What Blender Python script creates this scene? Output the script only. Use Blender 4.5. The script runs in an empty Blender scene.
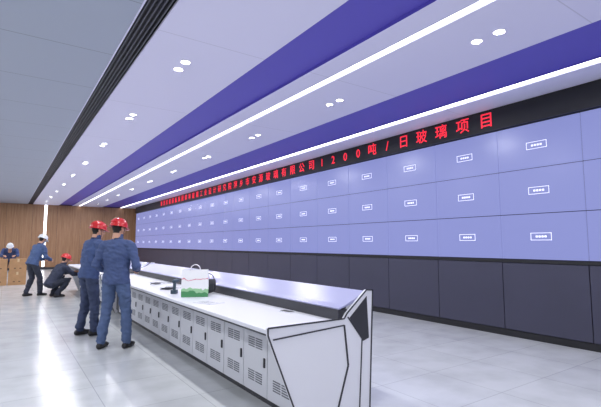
import bpy, bmesh, math, random
from mathutils import Vector, Matrix, noise
random.seed(4)
sc=bpy.context.scene
COL=sc.collection
try:
    sc.view_settings.view_transform='Standard'
except Exception: pass

def lin(c):
    r=[]
    for v in c:
        v/=255.0
        r.append(v/12.92 if v<=.04045 else ((v+.055)/1.055)**2.4)
    return (r[0],r[1],r[2],1)

def mat(name,rgb,rough=.5,metal=0,emit=None,es=0,spec=.5,var=0,vscale=8,bump=0,bscale=60):
    m=bpy.data.materials.new(name); m.use_nodes=True
    nt=m.node_tree; b=nt.nodes['Principled BSDF']
    c=lin(rgb)
    b.inputs['Base Color'].default_value=c
    b.inputs['Roughness'].default_value=rough
    b.inputs['Metallic'].default_value=metal
    b.inputs['Specular IOR Level'].default_value=spec
    if emit:
        b.inputs['Emission Color'].default_value=lin(emit); b.inputs['Emission Strength'].default_value=es
    tc=nt.nodes.new('ShaderNodeTexCoord')
    if var:
        n=nt.nodes.new('ShaderNodeTexNoise'); n.inputs['Scale'].default_value=vscale; n.inputs['Detail'].default_value=4
        nt.links.new(tc.outputs['Object'],n.inputs['Vector'])
        r=nt.nodes.new('ShaderNodeValToRGB')
        r.color_ramp.elements[0].position=.3; r.color_ramp.elements[1].position=.7
        r.color_ramp.elements[0].color=tuple(x*(1-var) for x in c[:3])+(1,)
        r.color_ramp.elements[1].color=tuple(min(1,x*(1+var)) for x in c[:3])+(1,)
        nt.links.new(n.outputs['Fac'],r.inputs['Fac']); nt.links.new(r.outputs['Color'],b.inputs['Base Color'])
    if bump:
        n2=nt.nodes.new('ShaderNodeTexNoise'); n2.inputs['Scale'].default_value=bscale
        nt.links.new(tc.outputs['Object'],n2.inputs['Vector'])
        bp=nt.nodes.new('ShaderNodeBump'); bp.inputs['Strength'].default_value=bump; bp.inputs['Distance'].default_value=.01
        nt.links.new(n2.outputs['Fac'],bp.inputs['Height']); nt.links.new(bp.outputs['Normal'],b.inputs['Normal'])
    return m

def seam_mat(name,rgb,step,width,axis='Y',rough=.5,dark=.6,off=0):
    m=mat(name,rgb,rough); nt=m.node_tree; b=nt.nodes['Principled BSDF']
    tc=nt.nodes.new('ShaderNodeTexCoord'); sx=nt.nodes.new('ShaderNodeSeparateXYZ')
    nt.links.new(tc.outputs['Object'],sx.inputs[0])
    a=nt.nodes.new('ShaderNodeMath'); a.operation='ADD'; a.inputs[1].default_value=100*step+off
    nt.links.new(sx.outputs[axis],a.inputs[0])
    d=nt.nodes.new('ShaderNodeMath'); d.operation='MODULO'; d.inputs[1].default_value=step
    nt.links.new(a.outputs[0],d.inputs[0])
    l=nt.nodes.new('ShaderNodeMath'); l.operation='LESS_THAN'; l.inputs[1].default_value=width
    nt.links.new(d.outputs[0],l.inputs[0])
    mx=nt.nodes.new('ShaderNodeMix'); mx.data_type='RGBA'
    c=lin(rgb)
    mx.inputs['A'].default_value=c; mx.inputs['B'].default_value=tuple(x*dark for x in c[:3])+(1,)
    nt.links.new(l.outputs[0],mx.inputs['Factor']); nt.links.new(mx.outputs['Result'],b.inputs['Base Color'])
    return m

# ---------- materials
M={}
M['ceil_w']=seam_mat('ceiling_white',(226,224,246),2.6,.012,rough=.55,dark=.8,off=.9)
M['ceil_g']=seam_mat('ceiling_grey_metal',(168,176,192),1.3,.014,rough=.5,dark=.6)
M['purple']=mat('ceiling_purple',(96,86,190),.45)
M['black']=mat('black_metal',(24,24,28),.45)
M['slot']=mat('slot_rib',(95,95,105),.5)
M['strip']=mat('light_strip',(255,255,255),emit=(250,250,255),es=3.4)
M['lamp']=mat('downlight_lens',(255,255,255),emit=(255,252,248),es=8)
M['wallp']=mat('wall_paint',(215,215,220),.7)
M['screen']=mat('screen_glass',(42,46,80),.25,emit=(142,149,208),es=.88,spec=.45)
M['bezel']=mat('screen_bezel',(38,40,62),.5)
M['lower']=mat('lower_panel',(60,60,78),.42,var=.06,vscale=1.5)
M['label']=mat('screen_label',(220,220,240),emit=(228,230,250),es=.85)
M['led']=mat('led_red',(200,20,30),emit=(232,44,66),es=1.25)
M['deskw']=mat('desk_white',(216,217,224),.33)
M['cab']=mat('cabinet_grey',(204,206,213),.45)
M['lav']=mat('console_lavender',(152,154,188),.32)
M['vent']=mat('vent_dark',(105,108,116),.6)
M['charc']=mat('charcoal',(44,45,52),.45)

# floor tile
def floor_mat():
    m=mat('floor_tile',(196,199,201),.2); nt=m.node_tree; b=nt.nodes['Principled BSDF']
    tc=nt.nodes.new('ShaderNodeTexCoord')
    br=nt.nodes.new('ShaderNodeTexBrick'); br.offset=0
    br.inputs['Scale'].default_value=1; br.inputs['Brick Width'].default_value=.8; br.inputs['Row Height'].default_value=.8
    br.inputs['Mortar Size'].default_value=.004; br.inputs['Mortar Smooth'].default_value=.3
    br.inputs['Color1'].default_value=lin((196,199,202)); br.inputs['Color2'].default_value=lin((203,206,208)); br.inputs['Mortar'].default_value=lin((166,169,172))
    nt.links.new(tc.outputs['Object'],br.inputs['Vector'])
    n=nt.nodes.new('ShaderNodeTexNoise'); n.inputs['Scale'].default_value=2.2; n.inputs['Detail'].default_value=8
    nt.links.new(tc.outputs['Object'],n.inputs['Vector'])
    r=nt.nodes.new('ShaderNodeValToRGB'); r.color_ramp.elements[0].color=(.86,.86,.86,1); r.color_ramp.elements[1].color=(1.0,1.0,1.0,1)
    r.color_ramp.elements[0].position=.35; r.color_ramp.elements[1].position=.6
    nt.links.new(n.outputs['Fac'],r.inputs['Fac'])
    mx=nt.nodes.new('ShaderNodeMix'); mx.data_type='RGBA'; mx.blend_type='MULTIPLY'; mx.inputs['Factor'].default_value=1
    nt.links.new(br.outputs['Color'],mx.inputs['A']); nt.links.new(r.outputs['Color'],mx.inputs['B'])
    nt.links.new(mx.outputs['Result'],b.inputs['Base Color'])
    return m
M['floor']=floor_mat()
def wood_mat():
    m=mat('wood_panel',(150,108,76),.45); nt=m.node_tree; b=nt.nodes['Principled BSDF']
    tc=nt.nodes.new('ShaderNodeTexCoord'); mp=nt.nodes.new('ShaderNodeMapping'); mp.inputs['Scale'].default_value=(9,9,.6)
    nt.links.new(tc.outputs['Object'],mp.inputs['Vector'])
    n=nt.nodes.new('ShaderNodeTexNoise'); n.inputs['Scale'].default_value=2; n.inputs['Detail'].default_value=6
    nt.links.new(mp.outputs[0],n.inputs['Vector'])
    r=nt.nodes.new('ShaderNodeValToRGB'); r.color_ramp.elements[0].color=lin((146,108,76)); r.color_ramp.elements[1].color=lin((170,130,96))
    r.color_ramp.elements[0].position=.3; r.color_ramp.elements[1].position=.7
    nt.links.new(n.outputs['Fac'],r.inputs['Fac']); nt.links.new(r.outputs['Color'],b.inputs['Base Color'])
    return m
M['wood']=wood_mat()

# ---------- mesh helpers
def box(bm,x0,x1,y0,y1,z0,z1,mi=0):
    v=[bm.verts.new(p) for p in [(x0,y0,z0),(x1,y0,z0),(x1,y1,z0),(x0,y1,z0),(x0,y0,z1),(x1,y0,z1),(x1,y1,z1),(x0,y1,z1)]]
    for f in [(0,3,2,1),(4,5,6,7),(0,1,5,4),(1,2,6,5),(2,3,7,6),(3,0,4,7)]:
        fa=bm.faces.new([v[i] for i in f]); fa.material_index=mi
def finish(bm,name,mats,parent=None,smooth=False,bevel=0):
    bmesh.ops.recalc_face_normals(bm,faces=bm.faces)
    me=bpy.data.meshes.new(name); bm.to_mesh(me); bm.free()
    for m in mats: me.materials.append(m)
    if smooth:
        for p in me.polygons: p.use_smooth=True
    o=bpy.data.objects.new(name,me); COL.objects.link(o)
    if bevel:
        md=o.modifiers.new('bevel','BEVEL'); md.width=bevel; md.segments=2; md.limit_method='ANGLE'
    if parent: o.parent=parent
    return o
def empty(name,loc=(0,0,0),rz=0):
    e=bpy.data.objects.new(name,None); COL.objects.link(e); e.location=loc; e.rotation_euler[2]=rz; e.empty_display_size=.2
    return e
def prism(bm,poly,y0,y1,mi=0):
    a=[bm.verts.new((x,y0,z)) for x,z in poly]; b=[bm.verts.new((x,y1,z)) for x,z in poly]
    bm.faces.new(a).material_index=mi; bm.faces.new(b[::-1]).material_index=mi
    n=len(poly)
    for i in range(n):
        bm.faces.new([a[i],b[i],b[(i+1)%n],a[(i+1)%n]]).material_index=mi
def tube(bm,pts,rad,n=14,side=Vector((1,0,0)),caps=True,mi=0,capk=1.0):
    pts=[Vector(p) for p in pts]; rr=[(r,r) if not isinstance(r,tuple) else r for r in rad]
    N=len(pts); rings=[]
    tans=[]
    for i in range(N):
        if i==0:t=pts[1]-pts[0]
        elif i==N-1:t=pts[-1]-pts[-2]
        else:t=(pts[i+1]-pts[i]).normalized()+(pts[i]-pts[i-1]).normalized()
        tans.append(t.normalized())
    L=[]
    if caps:
        r0=min(rr[0])*capk
        for k in (.95,.7,.4): 
            s=math.sqrt(1-k*k); L.append((pts[0]-tans[0]*r0*k,(rr[0][0]*s,rr[0][1]*s),tans[0]))
    for i in range(N): L.append((pts[i],rr[i],tans[i]))
    if caps:
        r1=min(rr[-1])*capk
        for k in (.4,.7,.95):
            s=math.sqrt(1-k*k); L.append((pts[-1]+tans[-1]*r1*k,(rr[-1][0]*s,rr[-1][1]*s),tans[-1]))
    for c,r,t in L:
        s=Vector(side)-t*Vector(side).dot(t)
        if s.length<1e-3: s=t.orthogonal()
        s.normalize(); o=t.cross(s)
        rings.append([bm.verts.new(c+s*(r[0]*math.cos(2*math.pi*j/n))+o*(r[1]*math.sin(2*math.pi*j/n))) for j in range(n)])
    for a,b in zip(rings[:-1],rings[1:]):
        for j in range(n):
            bm.faces.new([a[j],a[(j+1)%n],b[(j+1)%n],b[j]]).material_index=mi
    bm.faces.new(rings[0][::-1]).material_index=mi; bm.faces.new(rings[-1]).material_index=mi
def ellipsoid(bm,c,r,seg=18,mi=0,rot=None):
    mt=Matrix.Translation(Vector(c))
    if rot is not None: mt=mt@rot
    mt=mt@Matrix.Diagonal((r[0],r[1],r[2],1))
    g=bmesh.ops.create_uvsphere(bm,u_segments=seg,v_segments=seg//2+2,radius=1,matrix=mt)
    for v in g['verts']:
        for f in v.link_faces: f.material_index=mi
def remesh(bm,vox,smooth=3):
    bmesh.ops.recalc_face_normals(bm,faces=bm.faces)
    me=bpy.data.meshes.new('tmp'); bm.to_mesh(me); bm.free()
    o=bpy.data.objects.new('tmp',me); COL.objects.link(o)
    md=o.modifiers.new('r','REMESH'); md.mode='VOXEL'; md.voxel_size=vox
    dg=bpy.context.evaluated_depsgraph_get(); dg.update()
    m2=bpy.data.meshes.new_from_object(o.evaluated_get(dg))
    bpy.data.objects.remove(o); b=bmesh.new(); b.from_mesh(m2)
    for _ in range(smooth): bmesh.ops.smooth_vert(b,verts=b.verts,factor=.5,use_axis_x=True,use_axis_y=True,use_axis_z=True)
    return b

# ---------- room
Y0,Y1=-5.0,28.0; XL,XR=-6.0,6.95; H=3.62
bm=bmesh.new(); box(bm,XL-.2,XR+.2,Y0-.2,Y1+.2,-.15,0); finish(bm,'floor',[M['floor']])
bm=bmesh.new(); box(bm,XL-.2,XL,Y0,Y1,0,H+.3); finish(bm,'wall_left',[M['wallp']])
bm=bmesh.new(); box(bm,XR,XR+.2,Y0,Y1,0,H+.3); finish(bm,'wall_right',[M['wallp']])
bm=bmesh.new(); box(bm,XL-.2,XR+.2,Y0-.2,Y0,0,H+.3); finish(bm,'wall_back',[M['wallp']])
bm=bmesh.new(); box(bm,XL-.2,XR+.2,Y1,Y1+.2,0,H+.3,1)
x=XL
while x<XR-.1:
    x2=min(x+1.2,XR); 
    for z0,z1 in ((.12,3.62),):
        if not (x<1.8<x2): box(bm,x+.006,x2-.006,Y1-.03,Y1-.001,z0,z1,0)
        else:
            box(bm,x+.006,1.74,Y1-.03,Y1-.001,z0,z1,0); box(bm,1.90,x2-.006,Y1-.03,Y1-.001,z0,z1,0)
    x=x2
finish(bm,'wall_far',[M['wood'],M['black']])
bm=bmesh.new(); box(bm,1.755,1.885,Y1-.035,Y1-.005,.15,H-.02); finish(bm,'trim_far_light_strip',[M['strip']])
bm=bmesh.new(); box(bm,XL,XR-.5,Y1-.045,Y1-.031,0,.11); finish(bm,'baseboard_far',[M['charc']])
bm=bmesh.new(); box(bm,XL,XL+.015,Y0,Y1-.05,0,.11); finish(bm,'baseboard_left',[M['charc']])

# ceiling profile
mats=[M['ceil_g'],M['black'],M['ceil_w'],M['purple'],M['strip']]
prof=[(XL,H),(.93,H,0),(.93,H+.09,1),(1.19,H+.09,1),(1.19,H,1),(2.45,H,2),(2.45,H+.04,3),(3.11,H+.04,3),(3.11,H,3),(3.44,H,2),(3.44,H+.02,2),(3.55,H+.02,4),(3.55,H,2),(4.72,H,2),(4.72,H+.04,3),(5.75,H+.04,3),(5.75,H+.02,3),(5.86,H+.02,4),(5.86,H,2),(XR,H,2)]
bm=bmesh.new()
for p,q in zip(prof[:-1],prof[1:]):
    vs=[bm.verts.new((p[0],Y0,p[1])),bm.verts.new((q[0],Y0,q[1])),bm.verts.new((q[0],Y1,q[1])),bm.verts.new((p[0],Y1,p[1]))]
    bm.faces.new(vs).material_index=q[2]
box(bm,XL-.2,XR+.2,Y0-.2,Y1+.2,H+.3,H+.4,0)
finish(bm,'ceiling',mats)
bm=bmesh.new()
for xx in (.965,1.01,1.055,1.10,1.145): box(bm,xx,xx+.010,Y0,Y1,H+.01,H+.05,0)
box(bm,.925,.94,Y0,Y1,H-.006,H+.02,1); box(bm,1.18,1.195,Y0,Y1,H-.006,H+.02,1)
finish(bm,'trim_air_diffuser',[M['slot'],M['ceil_w']])

# downlights
e=empty('recessed_downlights')
def ring(bm,c,r0,r1,z,n=20,mi=0):
    a=[bm.verts.new((c[0]+r0*math.cos(2*math.pi*i/n),c[1]+r0*math.sin(2*math.pi*i/n),z)) for i in range(n)]
    b=[bm.verts.new((c[0]+r1*math.cos(2*math.pi*i/n),c[1]+r1*math.sin(2*math.pi*i/n),z-.006)) for i in range(n)]
    c2=[bm.verts.new((c[0]+(r1+.004)*math.cos(2*math.pi*i/n),c[1]+(r1+.004)*math.sin(2*math.pi*i/n),z)) for i in range(n)]
    for i in range(n):
        j=(i+1)%n
        bm.faces.new([a[i],a[j],b[j],b[i]]); bm.faces.new([b[i],b[j],c2[j],c2[i]])
    d=[bm.verts.new((c[0]+r0*math.cos(2*math.pi*i/n),c[1]+r0*math.sin(2*math.pi*i/n),z-.0005)) for i in range(n)]
    bm.faces.new(d).material_index=1
bm=bmesh.new()
la=bpy.data.lights.new('downlight_lamp','AREA'); la.shape='DISK'; la.size=.09; la.energy=15.5; la.color=(.985,.985,1)
for X in (-4.4,-1.6,1.69,4.12):  # both negative-X rows are out of view, added to help light the room
    y=-2.7
    while y<Y1-.5:
        for s in (-.13,.13):
            ring(bm,(X,y+s),.047,.056,H-.001)
            o=bpy.data.objects.new('lamp',la); COL.objects.link(o); o.location=(X,y+s,H-.004); o.parent=e
        y+=2.58
finish(bm,'trim_rings',[M['deskw'],M['lamp']],parent=e)

# ---------- video wall
vw=empty('video_wall')
W=1.222; R=.6875; ZB=1.185; ys=2.57-5*W; NC=25
ye=ys+NC*W-.0
bm=bmesh.new(); box(bm,6.53,6.90,ys,ye,0,H-.001,0)
finish(bm,'structure',[M['bezel']],parent=vw)
bm=bmesh.new(); bl=bmesh.new(); bt=bmesh.new()
for c in range(NC):
    ya=ys+c*W
    for r in range(3):
        z=ZB+r*R
        box(bm,6.50,6.535,ya+.007,ya+W-.007,z+.006,z+R-.006)
        yc=ya+W/2; zc=z+R/2; w=.15;h=.055;t=.007;x0,x1=6.497,6.502
        box(bl,x0,x1,yc-w,yc+w,zc+h-t,zc+h); box(bl,x0,x1,yc-w,yc+w,zc-h,zc-h+t)
        box(bl,x0,x1,yc-w,yc-w+t,zc-h,zc+h); box(bl,x0,x1,yc+w-t,yc+w,zc-h,zc+h)
        for k in range(4): box(bt,x0,x1,yc-.08+k*.042,yc-.08+k*.042+.03,zc-.014,zc+.014)
finish(bm,'screens',[M['screen']],parent=vw)
finish(bl,'signal_labels',[M['label']],parent=vw); finish(bt,'signal_text',[M['label']],parent=vw)
bm=bmesh.new()
for c in range(NC):
    ya=ys+c*W
    box(bm,6.49,6.535,ya+.006,ya+W-.006,.11,ZB-.06,0)
box(bm,6.48,6.535,ys,ye,ZB-.05,ZB-.006,1); box(bm,6.505,6.535,ys,ye,0,.1,1)
finish(bm,'lower_cladding',[M['lower'],M['black']],parent=vw)
bm=bmesh.new()
box(bm,6.44,6.535,ys,ye,ZB+3*R+.012,H-.005,0)
finish(bm,'led_ticker_housing',[M['black']],parent=vw)
TXT="热烈庆祝国航集团蚌埠玻璃工业设计研究院萍乡市安源玻璃有限公司1200吨/日玻璃项目"
bm=bmesh.new()
rot=Matrix(((0,0,-1,0),(-1,0,0,0),(0,1,0,0),(0,0,0,1)))
n=len(TXT)
for i,ch in enumerate(TXT):
    cu=bpy.data.curves.new('t','FONT'); cu.body=ch; cu.size=.27; cu.extrude=.003; cu.offset=.001
    cu.align_x='CENTER'; cu.align_y='CENTER'; cu.resolution_u=2
    o=bpy.data.objects.new('t',cu); COL.objects.link(o)
    dg=bpy.context.evaluated_depsgraph_get(); dg.update()
    m2=bpy.data.meshes.new_from_object(o.evaluated_get(dg))
    yy=3.93+(n-1-i)*.445
    m2.transform(Matrix.Translation((6.434,yy,(ZB+3*R+H)/2))@rot)
    bm.from_mesh(m2); bpy.data.objects.remove(o)
finish(bm,'led_ticker_text',[M['led']],parent=vw)

# ---------- console desk
def console(ya,yb,name):
    e=empty(name)
    zt=.77
    bm=bmesh.new()
    box(bm,1.67,2.40,ya+.03,yb-.03,zt-.035,zt,0)
    finish(bm,'worktop',[M['deskw']],parent=e,bevel=.006)
    bm=bmesh.new()
    box(bm,1.69,2.40,ya+.03,yb-.03,zt-.055,zt-.036,0)
    prism(bm,[(1.80,zt-.056),(1.97,.63),(2.35,.63),(2.35,zt-.056)],ya+.04,yb-.04,0)
    box(bm,2.36,2.46,ya+.03,yb-.03,zt+.001,.86,0)
    box(bm,2.0,2.62,ya+.05,yb-.05,.0,.07,0)
    finish(bm,'dark_frame',[M['charc']],parent=e)
    bm=bmesh.new()
    prism(bm,[(2.37,.862),(2.37,.872),(2.44,.895),(2.69,1.0),(2.71,.985),(2.71,.95)],ya+.03,yb-.03,0)
    finish(bm,'top_cover',[M['lav']],parent=e)
    bm=bmesh.new()
    box(bm,2.46,2.66,ya+.04,yb-.04,.63,.9,0); box(bm,2.60,2.66,ya+.04,yb-.04,.07,.63,0)
    finish(bm,'rear_panel',[M['cab']],parent=e)
    bm=bmesh.new(); D=.45; y=ya+.06
    box(bm,1.975,2.6,ya+.05,yb-.05,.07,.63,2)
    while y+D<=yb-.04:
        box(bm,1.950,1.974,y+.005,y+D-.005,.075,.625,0)
        for zz in (.47,.17):
            for k in range(5):
                for q in (0,1):
                    a=y+.09+q*.14
                    box(bm,1.9475,1.951,a,a+.12,zz+k*.02,zz+k*.02+.010,1)
        box(bm,1.938,1.951,y+.035,y+.055,.33,.41,2)
        y+=D
    finish(bm,'cabinets',[M['cab'],M['vent'],M['charc']],parent=e)
    poly=[(1.655,.79),(1.655,.735),(1.96,0),(2.68,0),(2.735,1.01),(2.66,1.015),(2.43,.83),(2.40,.79)]
    for y0,sg in ((ya,-1),(yb-.03,1)):
        bm=bmesh.new(); prism(bm,poly,y0,y0+.03,0)
        finish(bm,'end_panel',[M['deskw']],parent=e,bevel=.004)
        ys_=y0-.004 if sg<0 else y0+.034
        bm=bmesh.new()
        def line(a,b,w):
            d=Vector((b[0]-a[0],b[1]-a[1])).normalized(); nn=Vector((-d.y,d.x))*w/2
            P=[(a[0]+nn.x,a[1]+nn.y),(b[0]+nn.x,b[1]+nn.y),(b[0]-nn.x,b[1]-nn.y),(a[0]-nn.x,a[1]-nn.y)]
            prism(bm,P,ys_-.002,ys_+.003,0)
        for a,b in zip(poly,poly[1:]+poly[:1]):
            if a[1]==0 and b[1]==0: continue
            line(a,b,.012)
        line((1.70,.70),(2.40,.735),.010); line((2.40,.735),(2.44,.40),.016); line((2.44,.40),(2.30,.0),.016)
        line((2.44,.80),(2.60,.60),.010); line((2.60,.60),(2.56,.0),.010)
        prism(bm,[(2.46,.79),(2.66,.96),(2.68,.60),(2.61,.58)],ys_-.001,ys_+.003,0)
        finish(bm,'end_edging',[M['charc']],parent=e)
    return e
console(2.83,9.62,'control_console')
console(9.66,15.0,'control_console')

# ---------- people
def hand_bm(vox=.0045,curl=1.0):
    bm=bmesh.new()
    tube(bm,[(0,-.03,0),(0,.02,0),(0,.055,0),(0,.088,0)],[(.024,.019),(.033,.016),(.040,.015),(.040,.013)],side=Vector((1,0,0)),n=16)
    for xo,Ls,yb in ((.029,.070,.088),(.010,.078,.092),(-.010,.072,.090),(-.029,.056,.084)):
        p=Vector((xo,yb-.012,0)); pts=[p.copy()]; ang=.15*curl
        for k,fr in enumerate((.30,.42,.32,.24)):
            d=Vector((xo*.6,math.cos(ang),-math.sin(ang))); p=p+d*Ls*fr*.95; pts.append(p.copy()); ang+=.42*curl
        tube(bm,pts,[.0095,.0098,.0088,.0080,.0068],n=10)
    tube(bm,[(.022,.018,-.004),(.044,.045,-.010),(.055,.072,-.018),(.056,.096,-.028)],[.014,.012,.0100,.0080],n=10)
    b=remesh(bm,vox,1)
    return b
def head_parts(vox=.006):
    bm=bmesh.new()
    ellipsoid(bm,(0,-.012,.028),(.074,.092,.088))
    ellipsoid(bm,(0,.022,-.030),(.060,.064,.082))
    ellipsoid(bm,(0,.050,-.090),(.028,.026,.022))
    tube(bm,[(0,.082,.015),(0,.098,-.014),(0,.104,-.028)],[.008,.012,.014],n=10)
    ellipsoid(bm,(.017,.079,.022),(.024,.012,.008)); ellipsoid(bm,(-.017,.079,.022),(.024,.012,.008))
    for s in (1,-1):
        ellipsoid(bm,(s*.040,.060,-.025),(.020,.018,.018))
        ellipsoid(bm,(s*.076,-.008,-.008),(.009,.018,.031))
    tube(bm,[(0,-.02,-.04),(0,-.025,-.16)],[.056,.058],n=16)
    return remesh(bm,vox,2)
def helmet_bm():
    bm=bmesh.new(); n=36; a,b,h=.106,.132,.116
    prof=[(.0,1),(.18,.985),(.36,.94),(.55,.85),(.72,.71),(.86,.52),(.95,.30),(.995,.08),(1.0,.0)]
    rings=[]
    for rf,zf in prof[1:]:
        rings.append([(a*rf*math.cos(2*math.pi*i/n),b*rf*math.sin(2*math.pi*i/n),h*zf) for i in range(n)])
    def rimf(out,z,fr):
        r=[]
        for i in range(n):
            t=2*math.pi*i/n; f=max(0,math.sin(t))**3
            r.append(((a+out)*math.cos(t),(b+out+fr*f)*math.sin(t),z-.012*f))
        return r
    rings.append(rimf(.010,-.006,.042)); rings.append(rimf(.010,-.012,.040))
    rings.append(rimf(-.006,-.008,0)); 
    rings.append([(a*.86*math.cos(2*math.pi*i/n),b*.86*math.sin(2*math.pi*i/n),h*.5) for i in range(n)])
    vr=[[bm.verts.new(p) for p in r] for r in rings]
    top=bm.verts.new((0,0,h))
    for i in range(n): bm.faces.new([top,vr[0][i],vr[0][(i+1)%n]])
    for p,q in zip(vr[:-1],vr[1:]):
        for i in range(n): bm.faces.new([p[i],q[i],q[(i+1)%n],p[(i+1)%n]])
    bm.faces.new(vr[-1])
    for xo,hh in ((0,.010),(.034,.006),(-.034,.006)):
        pts=[]
        for k in range(11):
            t=math.radians(28+k*12.4)
            zz=h*math.sin(t)*math.sqrt(max(.01,1-(xo/a)**2)); pts.append((xo,b*.985*math.cos(t),zz))
        tube(bm,pts,[(.011,hh)]*11,n=8)
    return bm

def person(name,loc,yaw,P,jacket,trouser,helmet,scale=1,vox=.011,hairc=(28,24,22),mask=False,seed=0,head_yaw=0,head_pitch=0):
    e=empty(name,loc,yaw); e.scale=(scale,)*3
    skin=mat('skin',(198,150,124),.5); jm=mat('jacket_cloth',jacket,.8,var=.12,vscale=14,bump=.5,bscale=45); tm=mat('trouser_cloth',trouser,.85,var=.12,vscale=12,bump=.5,bscale=40)
    sh=mat('shoe',(34,33,36),.6); cf=mat('cuff',tuple(int(c*.7) for c in jacket),.8); hr=mat('hair',hairc,.7)
    V={k:Vector(v) for k,v in P.items()}
    bm=bmesh.new()
    pel,nk=V['pelvis'],V['neck']
    ch=V['chest']; side=(V['shR']-V['shL']).normalized()
    ax=(ch-pel)
    hem=pel-ax.normalized()*.085
    waist=pel.lerp(ch,.38)
    up=(nk-ch)
    tube(bm,[hem,pel,waist,pel.lerp(ch,.75),ch,ch+up*.55,ch+up*.86,nk+up.normalized()*.015],
         [(.182,.128),(.180,.130),(.166,.120),(.186,.132),(.198,.132),(.178,.112),(.110,.085),(.066,.066)],n=24,side=side,capk=.15)
    for s in ('L','R'):
        sgn=1 if s=='R' else -1
        S,E,Wr=V['sh'+s],V['el'+s],V['wr'+s]
        tube(bm,[ch+up*.62+side*sgn*.06,S-side*sgn*.02,S+(E-S)*.06],[.070,.072,.068],n=14)
        tube(bm,[S,S.lerp(E,.35),S.lerp(E,.8),E,E.lerp(Wr,.3),E.lerp(Wr,.8),Wr],[.070,.064,.056,.055,.054,.043,.042],n=14,capk=.4)
        Hh,K,A=V['hip'+s],V['kn'+s],V['an'+s]
        tube(bm,[Hh+(Hh-K).normalized()*.03,Hh.lerp(K,.25),Hh.lerp(K,.7),K,K.lerp(A,.3),K.lerp(A,.75),A+(K-A).normalized()*.015],[.096,.092,.076,.069,.068,.061,.062],n=16,capk=.3)
        f=Vector(P.get('foot'+s,(0.06*sgn,1,0))); f.normalize()
        base=Vector((A.x,A.y,A.z-.09))
        tube(bm,[base+Vector((0,0,.045))-f*.055,base+Vector((0,0,.045))+f*.03,base+Vector((0,0,.038))+f*.12,base+Vector((0,0,.032))+f*.175],[(.038,.044),(.043,.046),(.048,.038),(.040,.030)],n=14,side=f.cross(Vector((0,0,1))),capk=.8)
        tube(bm,[base+Vector((0,0,.05)),A+Vector((0,0,.02))],[.044,.045],n=12)
    tube(bm,[nk-up.normalized()*.03,V['head']-Vector((0,.0,.05))],[.058,.056],n=14)
    b=remesh(bm,vox,3)
    for v in b.verts:
        if v.co.z<.003: v.co.z=.003
    segs=[]
    for s in ('L','R'):
        S,E,Wr=V['sh'+s],V['el'+s],V['wr'+s]
        segs+= [(S,E,.06,0),(E,Wr,.05,0),(V['hip'+s],V['kn'+s],.085,1),(V['kn'+s],V['an'+s]+(V['kn'+s]-V['an'+s]).normalized()*.03,.065,1)]
        f=Vector(P.get('foot'+s,(0.06,1,0))).normalized(); A=V['an'+s]; base=Vector((A.x,A.y,A.z-.06))
        segs.append((base-f*.05,base+f*.18,.045,2))
    segs+=[(hem,pel,.15,0),(pel,ch,.16,0),(ch,nk,.10,0),(nk+up.normalized()*.05,V['head'],.055,3)]
    def sd(p,a,bb,r):
        d=bb-a; t=max(0,min(1,(p-a).dot(d)/max(d.length_squared,1e-9))); return (p-(a+d*t)).length-r
    axn=ax.normalized()
    for f in b.faces:
        c=f.calc_center_median(); best=min(segs,key=lambda s:sd(c,s[0],s[1],s[2])); mi=best[3]
        if mi==0 and (c-hem).dot(axn)<-.005 and sd(c,V['elL'],V['wrL'],.075)>0 and sd(c,V['elR'],V['wrR'],.075)>0: mi=1
        if mi==1 and (c-hem).dot(axn)>.0 and sd(c,hem,pel,.2)<0 and abs(axn.z)>.9: mi=0
        f.material_index=mi; f.smooth=True
    b.normal_update()
    for v in b.verts:
        mis={f.material_index for f in v.link_faces}
        if mis<= {0,1}:
            q=v.co*9+Vector((seed*7,0,0)); q2=Vector((v.co.x*16,v.co.y*16,v.co.z*30+seed+6*v.co.x))
            v.co+=v.normal*(noise.noise(q)*.014+noise.noise(q2)*.013+.004)
    finish(b,'body',[jm,tm,sh,skin],parent=e)
    bm=bmesh.new()
    nn=up.normalized()
    pts=[];
    for k in range(25):
        t=2*math.pi*k/24; o_=nn.cross(side).normalized()
        pts.append(nk-nn*.005+side*.066*math.cos(t)+o_*.064*math.sin(t)+nn*(.012))
    tube(bm,pts,[(.024,.008)]*25,n=8,side=nn,caps=False)
    for s in ('L','R'):
        d=(V['wr'+s]-V['el'+s]).normalized(); tube(bm,[V['wr'+s]-d*.02,V['wr'+s]+d*.018],[.047,.045],n=16,capk=.1)
    finish(bm,'collar_and_cuffs',[cf],parent=e,smooth=True)
    for idx,s in enumerate(('L','R')):
        hb=hand_bm(.005)
        d=(V['wr'+s]-V['el'+s]).normalized()
        pn=Vector(P.get('pn'+s,(-1 if s=='R' else 1,0,0)))
        pn=(pn-d*pn.dot(d)).normalized(); z=-pn; xx=d.cross(z).normalized()
        tf=Vector(P.get('th'+s,(0,1,.3)))
        flip=1
        if xx.dot(tf)<0: flip=-1
        mt=Matrix(((xx.x*flip,d.x,z.x,0),(xx.y*flip,d.y,z.y,0),(xx.z*flip,d.z,z.z,0),(0,0,0,1)))
        mt=Matrix.Translation(V['wr'+s]+d*.03)@mt
        bmesh.ops.transform(hb,matrix=mt,verts=hb.verts)
        for f in hb.faces: f.smooth=True
        finish(hb,'hand_'+('left' if s=='L' else 'right'),[skin],parent=e)
    HR=Matrix.Translation(V['head'])@Matrix.Rotation(head_yaw,4,'Z')@Matrix.Rotation(head_pitch,4,'X')
    hb=head_parts()
    for f in hb.faces:
        c=f.calc_center_median(); f.smooth=True
        hair=(c.y<.045 and c.z>.035) or (c.y<-.018 and c.z>-.055 and abs(c.x)<.072 and c.y<-.02-(-c.z)*.4)
        if c.z>.078: hair=True
        f.material_index=1 if hair else 0
        if mask and c.y>.02 and -.115<c.z<-.012: f.material_index=2
    bmesh.ops.transform(hb,matrix=HR,verts=hb.verts)
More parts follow.
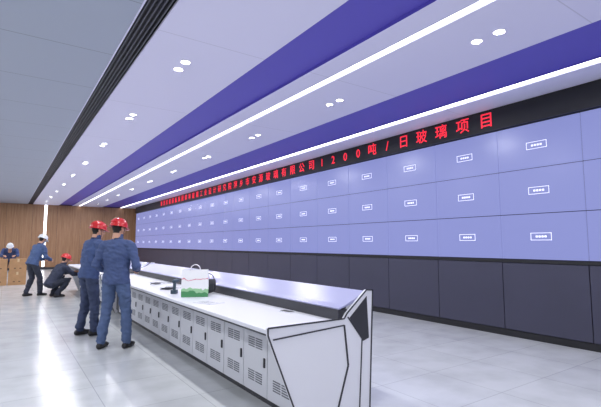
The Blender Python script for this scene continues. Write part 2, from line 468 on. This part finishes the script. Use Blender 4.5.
    finish(hb,'head',[skin,hr,mat('mask_cloth',(170,195,215),.8)],parent=e)
    bm=bmesh.new()
    for s in (1,-1):
        ellipsoid(bm,(s*.029,.080,.004),(.012,.009,.007),12,0); ellipsoid(bm,(s*.029,.0865,.004),(.005,.004,.005),10,1)
        tube(bm,[(s*.014,.092,.024),(s*.030,.090,.028),(s*.045,.078,.024)],[.003]*3,n=6,mi=1)
    tube(bm,[(-.022,.083,-.057),(0,.090,-.055),(.022,.083,-.057)],[(.004,.005)]*3,n=8,mi=2)
    bmesh.ops.transform(bm,matrix=HR,verts=bm.verts)
    finish(bm,'face_features',[mat('eye_white',(230,228,224),.3),hr,mat('lips',(160,95,85),.5)],parent=e,smooth=True)
    hm=helmet_bm(); 
    bmesh.ops.transform(hm,matrix=HR@Matrix.Translation((0,-.008,.040))@Matrix.Rotation(-.06,4,'X'),verts=hm.verts)
    finish(hm,'hard_hat',[mat('helmet_plastic',helmet,.3)],parent=e,smooth=True)
    bm=bmesh.new()
    for s in (1,-1):
        tube(bm,[(s*.088,.02,.03),(s*.078,.02,-.03),(s*.055,.035,-.085),(0,.05,-.115)],[(.004,.003)]*4,n=6)
    bmesh.ops.transform(bm,matrix=HR,verts=bm.verts)
    finish(bm,'chin_strap',[sh],parent=e)
    return e

stand=dict(pelvis=(0,0,.96),chest=(0,.0,1.30),neck=(0,-.01,1.475),head=(0,.015,1.622),
  shL=(-.185,-.01,1.40),shR=(.185,-.01,1.40),
  elL=(-.265,-.04,1.12),wrL=(-.255,.05,.89),elR=(.265,-.04,1.12),wrR=(.255,.05,.89),
  hipL=(-.09,0,.90),hipR=(.09,0,.90),knL=(-.115,.03,.49),knR=(.115,.03,.49),anL=(-.135,-.02,.09),anR=(.135,-.02,.09))
p1=dict(stand); p1.update(elR=(.285,-.03,1.12),wrR=(.20,.20,1.06),pnR=(-1,0,-.3),thR=(0,0,1),elL=(-.275,-.06,1.13),wrL=(-.20,.16,1.02),pnL=(1,0,-.3),thL=(0,0,1),
   anL=(-.17,-.03,.09),anR=(.16,.03,.09),knL=(-.14,.02,.49),knR=(.13,.05,.49))
person('construction_worker',(1.30,6.37,0),math.radians(-38),p1,(64,80,120),(74,92,128),(190,30,36),scale=1.0,seed=1,head_yaw=math.radians(-18),head_pitch=-.1)
p2=dict(stand); p2.update(chest=(0,.05,1.30),neck=(0,.08,1.47),head=(0,.12,1.61),shL=(-.185,.06,1.40),shR=(.185,.06,1.40),elR=(.265,.04,1.13),wrR=(.18,.25,1.10),pnR=(-1,0,-.3),thR=(0,0,1),elL=(-.265,.04,1.13),wrL=(-.14,.27,1.05),pnL=(1,0,-.2),thL=(0,0,1),
   anL=(-.11,-.05,.09),anR=(.11,.06,.09),knR=(.11,.06,.49))
person('construction_worker',(1.12,7.50,0),math.radians(-72),p2,(60,78,120),(54,64,92),(190,30,36),scale=1.01,seed=2,head_yaw=math.radians(-5),head_pitch=-.12)
p3=dict(stand); p3.update(pelvis=(0,-.05,.93),chest=(0,.08,1.24),neck=(0,.14,1.40),head=(0,.20,1.53),shL=(-.185,.11,1.34),shR=(.185,.11,1.34),
   elL=(-.24,.16,1.06),wrL=(-.15,.36,.98),elR=(.24,.16,1.06),wrR=(.15,.36,.98),pnR=(-1,0,-.3),thR=(0,0,1),pnL=(1,0,-.3),thL=(0,0,1),
   hipL=(-.09,-.04,.88),hipR=(.09,-.04,.88),anL=(-.12,-.12,.09),anR=(.13,.12,.09),knR=(.12,.10,.49))
person('construction_worker',(.70,13.9,0),math.radians(-60),p3,(70,90,130),(48,52,66),(225,228,232),vox=.014,seed=3,mask=True,head_pitch=-.35)
p4=dict(pelvis=(0,-.12,.36),chest=(0,.08,.66),neck=(0,.17,.82),head=(0,.24,.95),shL=(-.185,.13,.76),shR=(.185,.13,.76),
   elL=(-.22,.34,.60),wrL=(-.12,.50,.60),elR=(.22,.34,.58),wrR=(.12,.50,.56),pnR=(-1,0,-.3),thR=(0,0,1),pnL=(1,0,-.3),thL=(0,0,1),
   hipL=(-.09,-.10,.34),hipR=(.09,-.10,.34),knL=(-.16,.26,.50),knR=(.17,.27,.44),anL=(-.14,.02,.09),anR=(.15,-.02,.09))
person('construction_worker',(1.18,13.35,0),math.radians(-68),p4,(44,50,70),(40,44,58),(205,50,50),vox=.014,seed=4,head_pitch=-.3,scale=1.04)
# worker standing stooped over the boxes
p5=dict(stand); p5.update(pelvis=(0,-.14,.90),chest=(0,.06,1.12),neck=(0,.20,1.20),head=(0,.30,1.27),shL=(-.185,.14,1.17),shR=(.185,.14,1.17),
   elL=(-.24,.24,.98),wrL=(-.17,.44,.98),elR=(.24,.24,.98),wrR=(.17,.44,.98),pnR=(0,0,-1),thR=(-1,0,0),pnL=(0,0,-1),thL=(1,0,0),
   hipL=(-.09,-.12,.86),hipR=(.09,-.12,.86),knL=(-.12,-.0,.48),knR=(.12,-.0,.48),anL=(-.13,-.10,.09),anR=(.13,-.10,.09))
person('construction_worker',(.18,19.10,0),math.radians(178),p5,(58,76,122),(45,52,72),(220,222,228),vox=.014,seed=5,head_pitch=-.3,scale=1.02)

# ---------- cardboard boxes
card=mat('cardboard',(178,138,98),.8,var=.1,vscale=6); tape=mat('packing_tape',(205,180,140),.3); prt=mat('box_print',(110,82,60),.7)
def carton(x,y,z,w,d,h,rz=0):
    bm=bmesh.new()
    box(bm,-w/2,w/2,-d/2,d/2,0,h,0)
    box(bm,-w/2-.001,w/2+.001,-.03,.03,h-.06,h+.002,1)
    box(bm,-w/2+.002,-.003,-d/2+.002,d/2-.002,h,h+.003,0); box(bm,.003,w/2-.002,-d/2+.002,d/2-.002,h,h+.003,0)
    for sx in (-.12,.04):
        box(bm,sx,sx+.06,-d/2-.001,-d/2+.001,.1,.14,2)
    box(bm,-.03,.03,-d/2-.001,-d/2+.001,h-.10,h,1)
    o=finish(bm,'cardboard_box',[card,tape,prt],bevel=.004); o.location=(x,y,z); o.rotation_euler[2]=rz
for i,x in enumerate((.42,-.14,-.70)):
    carton(x,18.15+.02*i,0,.52,.42,.45,.02*i); carton(x+.01,18.15+.02*i,.454,.50,.41,.44,-.03*i)

# ---------- items on desk
def bagmat():
    m=mat('bag_print',(235,236,236),.45); nt=m.node_tree; b=nt.nodes['Principled BSDF']
    tc=nt.nodes.new('ShaderNodeTexCoord'); sx=nt.nodes.new('ShaderNodeSeparateXYZ'); nt.links.new(tc.outputs['Object'],sx.inputs[0])
    n=nt.nodes.new('ShaderNodeTexNoise'); n.inputs['Scale'].default_value=9; nt.links.new(tc.outputs['Object'],n.inputs['Vector'])
    mm=nt.nodes.new('ShaderNodeMath'); mm.operation='MULTIPLY_ADD'; mm.inputs[1].default_value=.12; nt.links.new(n.outputs['Fac'],mm.inputs[0]); nt.links.new(sx.outputs['Z'],mm.inputs[2])
    r=nt.nodes.new('ShaderNodeValToRGB'); cr=r.color_ramp; cr.interpolation='CONSTANT'
    cr.elements[0].position=0; cr.elements[0].color=lin((70,140,88))
    cr.elements[1].position=.125; cr.elements[1].color=lin((150,196,150))
    for p,c in ((.155,(226,227,228)),(.262,(206,130,146)),(.275,(226,227,228))):
        el=cr.elements.new(p); el.color=lin(c)
    nt.links.new(mm.outputs[0],r.inputs['Fac']); nt.links.new(r.outputs['Color'],b.inputs['Base Color'])
    return m
e=empty('shopping_bag',(1.98,5.18,.771),math.radians(-25))
bm=bmesh.new(); w,d,h=.16,.07,.33
lv=[(0,1,1),(.10,1.02,.98),(.22,1,.7),(h,.98,.35)]
rings=[]
for z,fx,fy in lv:
    rings.append([bm.verts.new(p) for p in [(-w*fx,-d*fy,z),(0,-d*fy*1.04,z),(w*fx,-d*fy,z),(w*fx*.93,0,z),(w*fx,d*fy,z),(0,d*fy*1.04,z),(-w*fx,d*fy,z),(-w*fx*.93,0,z)]])
for a,b in zip(rings[:-1],rings[1:]):
    for j in range(8): bm.faces.new([a[j],a[(j+1)%8],b[(j+1)%8],b[j]])
bm.faces.new(rings[0])
finish(bm,'sack',[bagmat()],parent=e)
bm=bmesh.new()
for sy in (-.024,.024):
    pts=[(-.06,sy,h-.02)]+[(-.058*math.cos(math.pi*k/10),sy,h-.0+.06*math.sin(math.pi*k/10)) for k in range(11)]+[(.06,sy,h-.02)]
    tube(bm,pts,[.005]*len(pts),n=8)
finish(bm,'handles',[M['deskw']],parent=e,smooth=True)
def coil(loc,r,name,m):
    bm=bmesh.new(); pts=[]
    for k in range(97):
        t=2*math.pi*k/24; rr=r+.012*math.sin(k*.7)
        pts.append((rr*math.cos(t),rr*.8*math.sin(t),.008+.006*(k/24)+.003*math.sin(k)))
    pts+= [(r+.08,.05,.012),(r+.16,.10,.008),(r+.20,.06,.008)]
    tube(bm,pts,[.0045]*len(pts),n=6)
    o=finish(bm,name,[m],smooth=True); o.location=loc
coil((1.92,6.1,.773),.08,'cable_coil',M['charc'])
coil((2.02,7.0,.773),.07,'cable_coil',mat('cable_grey',(120,120,128),.5))
bm=bmesh.new()
ellipsoid(bm,(0,0,.11),(.15,.06,.11),20)
for v in bm.verts:
    v.co.x=max(-.13,min(.13,v.co.x*1.15)); v.co.z=max(0,min(.19,v.co.z))
pts=[(-.12,0,.16),(-.09,0,.24),(0,0,.28),(.09,0,.24),(.12,0,.16)]
tube(bm,pts,[(.012,.005)]*5,n=8,side=Vector((0,1,0)))
box(bm,-.11,.11,-.065,-.055,.05,.14)
o=finish(bm,'shoulder_bag',[M['charc']],smooth=False,bevel=.004); o.location=(2.20,5.38,.771); o.rotation_euler[2]=-.5
bm=bmesh.new()
tube(bm,[(-.08,0,.16),(.03,0,.16),(.08,0,.16)],[.026,.028,.016],n=14)
tube(bm,[(.08,0,.16),(.13,0,.16)],[.010,.005],n=10)
tube(bm,[(-.05,0,.15),(-.065,0,.05)],[(.016,.02),(.017,.022)],n=12)
box(bm,-.10,-.02,-.035,.035,0,.05)
o=finish(bm,'cordless_drill',[mat('tool_teal',(50,70,84),.45)],bevel=.003); o.location=(1.90,5.66,.771); o.rotation_euler[2]=.9
for i,(x,y,r) in enumerate(((1.9,4.55,.3),(2.1,6.5,-.4))):
    bm=bmesh.new(); box(bm,-.105,.105,-.148,.148,0,.004,0)
    for k in range(8): box(bm,-.08,.06 if k%3 else .02,.10-k*.028,.106-k*.028,.004,.0046,1)
    o=finish(bm,'paper_document',[M['deskw'],M['vent']]); o.location=(x,y,.771); o.rotation_euler[2]=r
bm=bmesh.new(); box(bm,-.036,.036,-.075,.075,0,.009,0); box(bm,-.033,.033,-.070,.070,.009,.0095,1)
o=finish(bm,'mobile_phone',[M['deskw'],M['black']],bevel=.002); o.location=(2.26,3.5,.771); o.rotation_euler[2]=.2
bm=bmesh.new(); tube(bm,[(2.95,3.25,.012),(2.762,3.22,.62)],[.011,.011],n=10); tube(bm,[(2.95,3.25,.012),(2.93,3.247,.07)],[.014,.014],n=10)
finish(bm,'white_pole',[M['deskw']],smooth=True)

# ---------- camera, world
w=bpy.data.worlds.new('World'); sc.world=w; w.use_nodes=True
w.node_tree.nodes['Background'].inputs[0].default_value=(.8,.82,.9,1); w.node_tree.nodes['Background'].inputs[1].default_value=.4
cam=bpy.data.cameras.new('camera'); cam.lens=427/601*36; cam.sensor_width=36; cam.clip_start=.05
co=bpy.data.objects.new('camera',cam); COL.objects.link(co); co.location=(0,0,1.42)
co.rotation_euler=(math.radians(95.4),0,math.radians(-34.6)); sc.camera=co
